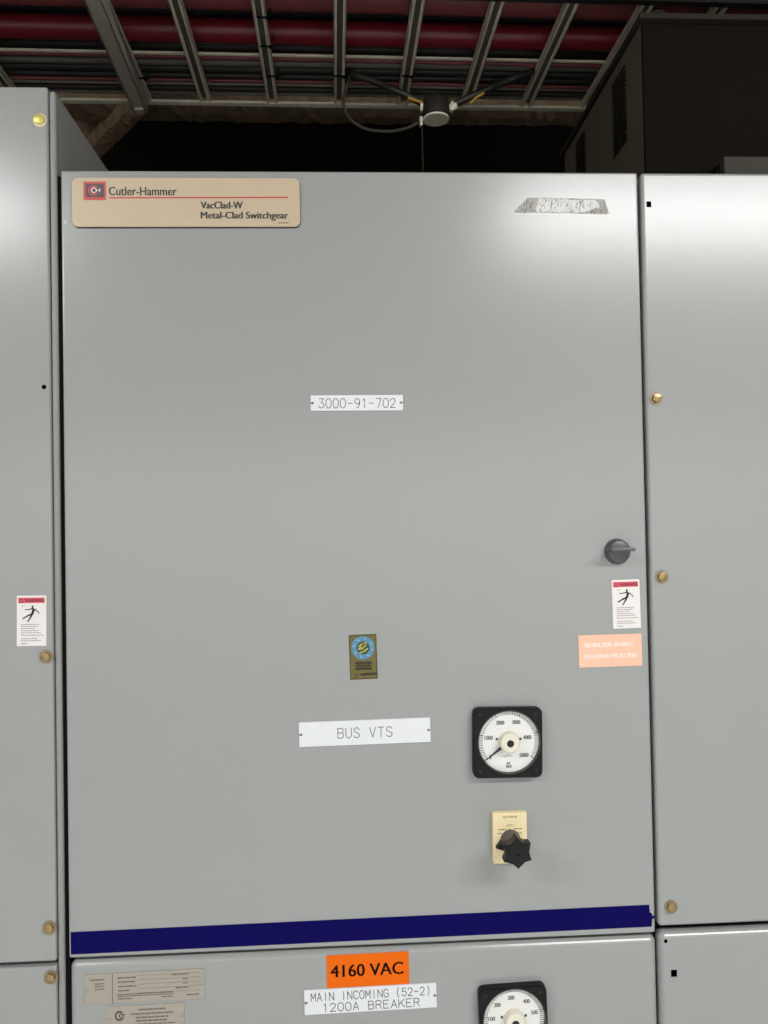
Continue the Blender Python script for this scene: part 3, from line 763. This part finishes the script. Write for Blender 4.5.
# ------------------------------------------------------------------ cable tray overhead
ZT = 2.72                                                     # underside of the rungs
fr0 = atz(60, 100.5, ZT); fr1 = atz(600, 109.5, ZT)
dirx = (fr1-fr0).normalized(); dirx.z = 0; dirx.normalize(); diry = Vector((-dirx.y, dirx.x, 0))
nr0 = atz(700, 7, ZT)
wid = (fr0-nr0).dot(diry)
O = fr0 - diry*wid; O.z = ZT                                   # near rail line
tang = math.atan2(dirx.y, dirx.x)
TR = thing('cable_tray', 'galvanised ladder tray carrying cables above the cabinets', 'cable tray', (O.x, O.y, ZT))
TR.rotation_euler = (0, 0, tang)
def tl(p): d = p-O; return (d.dot(dirx), d.dot(diry))         # tray coordinates
U0, U1 = -1.2, 2.6
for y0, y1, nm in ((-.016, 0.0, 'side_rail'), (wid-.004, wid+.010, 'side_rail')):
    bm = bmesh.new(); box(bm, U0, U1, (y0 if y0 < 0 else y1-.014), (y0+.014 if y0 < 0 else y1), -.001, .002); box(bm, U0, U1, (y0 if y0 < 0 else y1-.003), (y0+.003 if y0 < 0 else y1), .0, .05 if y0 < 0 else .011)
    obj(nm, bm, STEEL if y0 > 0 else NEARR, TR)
v = tl(atz(256, 54, ZT+.02))[1]
bm = bmesh.new(); box(bm, U0, U1, v-.003, v+.003, .016, .020)
obj('divider', bm, STEEL, TR)
rung_px = [(-30, 40), (103, 6), (176, 6), (258, 6), (340, 6), (418, 6), (497, 6), (572, 6)]
rung_u = []
for px, py in rung_px:
    q = atz(px, py, ZT); rung_u.append(tl(q)[0])
# rungs seen through the photo lie one pitch apart
for k in range(1, 4): rung_u.append(rung_u[7]+.15*k)
rung_u[0] = rung_u[1]-.30
for k in range(1, 4): rung_u.append(rung_u[0]-.15*k)
for u in rung_u:
    bm = bmesh.new()
    for du in (-.0125, .0060): box(bm, u+du, u+du+.0065, 0, wid-.001, 0, .0035, .0006, 1)
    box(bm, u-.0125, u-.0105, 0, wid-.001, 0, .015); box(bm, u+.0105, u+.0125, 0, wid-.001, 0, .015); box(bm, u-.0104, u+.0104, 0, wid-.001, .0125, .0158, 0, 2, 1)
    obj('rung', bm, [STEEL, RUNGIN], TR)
# support strut under the tray
s0 = atz(93, 2, ZT-.036); s1 = atz(141, 113, ZT-.036); sd = (s1-s0).normalized(); ss = Vector((sd.y, -sd.x, 0))
S_ = thing('support_strut', 'wide galvanised channel strut slung crosswise under the tray at the left', 'strut', (s1.x, s1.y, ZT-.036))
S_.rotation_euler = (0, 0, math.atan2(sd.y, sd.x)-PI/2)
Ls = .62
bm = bmesh.new(); w2 = .0165
box(bm, -w2, w2, -Ls, 0, 0, .003, .0008, 1); box(bm, -w2, -w2+.003, -Ls, 0, 0, .0285); box(bm, w2-.003, w2, -Ls, 0, 0, .0285)
box(bm, -w2, -w2+.009, -Ls, 0, .0265, .0285); box(bm, w2-.009, w2, -Ls, 0, .0265, .0285)
obj('channel', bm, STRUT, S_)
bm = bmesh.new(); tube(bm, [(0,-.015,.0),(0,-.015,CZ-ZT+.036)], .005, 10); obj('hanger_rod', bm, STRUT, S_, True)
bm = bmesh.new(); box(bm, -.010, .010, -.025, -.005, -.006, 0, .001, 1); obj('nut', bm, STRUT, S_)

# cables lying in the tray (tray coordinates: v across, z above the rungs)
def cable(name, label, cat, px, py, r, m, zl=None, corr=0, grp=None, wob=.002):
    zc = .016+r if zl is None else zl+r
    v = tl(atz(px, py, ZT+zc))[1]
    bm = bmesh.new(); st = .0045 if corr else .12
    n = int((U1-U0)/st); pts = []
    ph = random.uniform(0, 6); sl = random.uniform(-1, 1)*wob
    for i in range(n+1):
        u = U0+(U1-U0)*i/n; pts.append((0+u-(U0+U1)/2, wob*math.sin(u*2.3+ph), 0))
    tube(bm, pts, r, 14 if not corr else 18, 0, corr)
    w = O + dirx*((U0+U1)/2) + diry*v
    o = obj(name, bm, m, None, True); o.location = (w.x, w.y, ZT+zc); o.rotation_euler = (0, 0, tang)
    return tag(o, label, cat, grp)
G1 = 'cables in the overhead tray'
cable('power_cable', 'dull red ribbed cable nearest the front of the tray', 'cable', 300, -5, .031, REDD, None, .09, G1)
cable('power_cable', 'bright red ribbed cable, second from the front of the tray', 'cable', 300, 32, .0245, REDC, None, .05, G1)
cable('power_cable', 'thin dark red cable just behind the steel divider', 'cable', 90, 54.5, .0045, REDD, .016, 0, G1)
specs = [(62,.009,GRYC,'dark grey cable right behind the thin red cable in the tray'),(69,.009,BLKC,'black cable in the tray, first of the black cables behind the divider'),
         (75.5,.0068,BLKC,'black cable in the tray, second of the black cables behind the divider'),(81.5,.0035,REDD,'thin red cable between the black cables at the rear of the tray'),
         (84.6,.004,CONDM,'thin pale grey conduit at the rear of the tray'),(89.2,.007,BLKC,'rearmost black cable in the tray'),(93.5,.005,GRYC,'grey cable against the rear tray rail')]
for y, r, m, lb in specs:
    cable('steel_conduit' if m is CONDM else 'power_cable', lb, 'conduit' if m is CONDM else 'cable', 256, y, r, m, .016, 0, None if m is CONDM else G1, .003)
# second layer so that little ceiling shows; first one is added black gap filler
for y, r, m, lb in ((12,.013,GAPFILL,'added black filler darkening the gap between the two big red cables'),(47,.012,BLKC,'black cable lying over the divider, behind the bright red cable'),(63,.014,BLKC,'thick black cable lying on the other black cables'),(79,.011,BLKC,'thick black cable lying on the rear cables of the tray')):
    cable('power_cable', lb, 'cable', 256, y, r, m, .036 if y > 20 else .070, 0, G1, .002)
# black cable ties round the rungs
bmt = bmesh.new(); box(bmt, -.0145, .0145, -.0022, .0022, -.0014, .0); box(bmt, -.0145, -.0130, -.0022, .0022, -.001, .03); box(bmt, .0130, .0145, -.0022, .0022, -.001, .03); box(bmt, .004, .011, -.003, .003, -.004, 0)
tie0 = None
ties = [(264,17,'black cable tie on the third rung, under the dull red cable'),(267,46,'black cable tie on the third rung, beside the divider'),(273,76,'black cable tie at the rear of the third rung'),
        (340,76,'black cable tie at the rear of the fourth rung'),(408.5,76,'black cable tie at the rear of the fifth rung'),(142,78,'black cable tie at the rear of the rung beside the strut')]
for px, py, lb in ties:
    if tie0 is None: o = tie0 = obj('cable_tie', bmt, BLACK)
    else: o = tie0.copy(); C.objects.link(o)
    p = atz(px, py, ZT); o.location = p; o.rotation_euler = (0, 0, tang); tag(o, lb, 'cable tie', 'black cable ties on the tray rungs')

# ------------------------------------------------------------------ round junction box below the tray
YJ = .53
c = at(436, 118.5, YJ)
J = thing('junction_box', 'round junction box with pale cover disc hanging below the tray', 'junction box', (c.x, c.y, c.z))
def vlathe(bm, prof, n=36):
    rings = []
    for r, z in prof: rings.append([bm.verts.new((r*math.cos(2*PI*i/n), r*math.sin(2*PI*i/n), z)) for i in range(n)])
    for a, b in zip(rings, rings[1:]):
        for i in range(n): bm.faces.new((a[i], a[(i+1)%n], b[(i+1)%n], b[i]))
    bm.faces.new(rings[0]); bm.faces.new(rings[-1])
bm = bmesh.new(); vlathe(bm, [(.0285,-.001),(.0305,.004),(.0315,.012),(.0315,.036),(.029,.040)]); sharp(obj('body', bm, JBOX, J), 40)
bm = bmesh.new(); vlathe(bm, [(.0275,-.004),(.0295,-.003),(.0295,0)]); sharp(obj('cover', bm, JCOV, J), 40)
for px, py, dx in ((421.5,107,-1),(452,107,1),(421,122,-1)):
    p = at(px, py, YJ)-c
    bm = bmesh.new(); d = Vector((1,0,.35 if py < 110 else -.1)).normalized()
    e = Vector((p.x, 0, p.z)); s = 1 if dx > 0 else -1
    tube(bm, [e-d*.010*s if s < 0 else e-d*.010, e+d*.010*s if s > 0 else e+d*.010], .0085, 10)
    tube(bm, [e-Vector((.003,0,0)), e+Vector((.003,0,0))], .0115, 6)
    sharp(obj('connector', bm, JCOV, J), 30)
def wire(name, label, pxs, Y0, r, m, cat='cable', grp=None):
    P = [at(x, y, Yq) for x, y, Yq in pxs]
    base = P[0].copy(); bm = bmesh.new(); tube(bm, [p-base for p in P], r, 10, 8)
    o = obj(name, bm, m, None, True); o.location = base; return tag(o, label, cat, grp)
wire('flexible_cable', 'black cable rising left from the junction box into the tray', [(424,105,.53),(412,98,.53),(392,89,.52),(372,80.5,.50),(358,76,.50),(351,73.5,.52),(350,72,.555)], 0, .0075, BLKC)
wire('flexible_cable', 'black cable rising right from the junction box into the tray', [(453,105,.53),(468,98,.53),(490,88,.52),(512,79,.49),(526,74,.50),(533,71,.52),(534,69,.555)], 0, .0075, BLKC)
wire('flexible_cable', 'thin grey cable hanging in a loop left of the junction box', [(419,122.5,.53),(406,128.5,.53),(388,131.5,.53),(366,129,.53),(350,119,.53),(343.5,104,.53),(346,90,.51),(349,80,.505),(350,75,.52),(350,72,.55)], 0, .0036, LOOPC)
wire('yellow_wire', 'short yellow wire left of the junction box by the tray rail', [(408,98,.522),(416,100.5,.522),(426,104,.524)], 0, .0035, YEL)
wire('yellow_wire', 'short yellow wire right of the junction box by the tray rail', [(470,104,.522),(476,98,.522),(484,93,.522)], 0, .003, YEL)
# hanging bead chain
p = at(422, 127, .53); bm = bmesh.new()
for i in range(34):
    bmesh.ops.create_uvsphere(bm, u_segments=8, v_segments=5, radius=.0030, matrix=Matrix.Translation((random.uniform(-.0004,.0004), 0, -.0062*i)))
o = obj('bead_chain', bm, RUST, None, True); o.location = p; tag(o, 'thin rusty bead chain hanging straight below the junction box', 'chain')

# ------------------------------------------------------------------ light
def area(name, loc, sx, sy_, power, rot, col=(1, .97, .92)):
    l = bpy.data.lights.new(name, 'AREA'); l.shape = 'RECTANGLE'; l.size = sx; l.size_y = sy_; l.energy = power; l.color = col
    o = bpy.data.objects.new(name, l); C.objects.link(o); o.location = loc; o.rotation_euler = rot; return o
area('fluorescent_lamp', (-1.66, -1.86, 2.97), 1.8, .14, 46, (math.radians(14), 0, 0), (1, .995, .985))
area('fluorescent_lamp', (2.10, -1.86, 2.97), 2.0, .14, 60, (math.radians(14), 0, 0), (1, .995, .985))
area('wall_bounce_fill', (.5, -1.9, 2.9), 5, .3, 140, (math.radians(-68), 0, 0), (1, .995, .985))  # added fill, aimed at the back wall to bounce onto the doors
w = bpy.data.worlds.new('world'); scn.world = w; w.use_nodes = True
w.node_tree.nodes['Background'].inputs[0].default_value = (1, .97, .93, 1); w.node_tree.nodes['Background'].inputs[1].default_value = .05
scn.view_settings.view_transform = 'Standard'; scn.view_settings.look = 'None'
scn.view_settings.exposure = -0.04
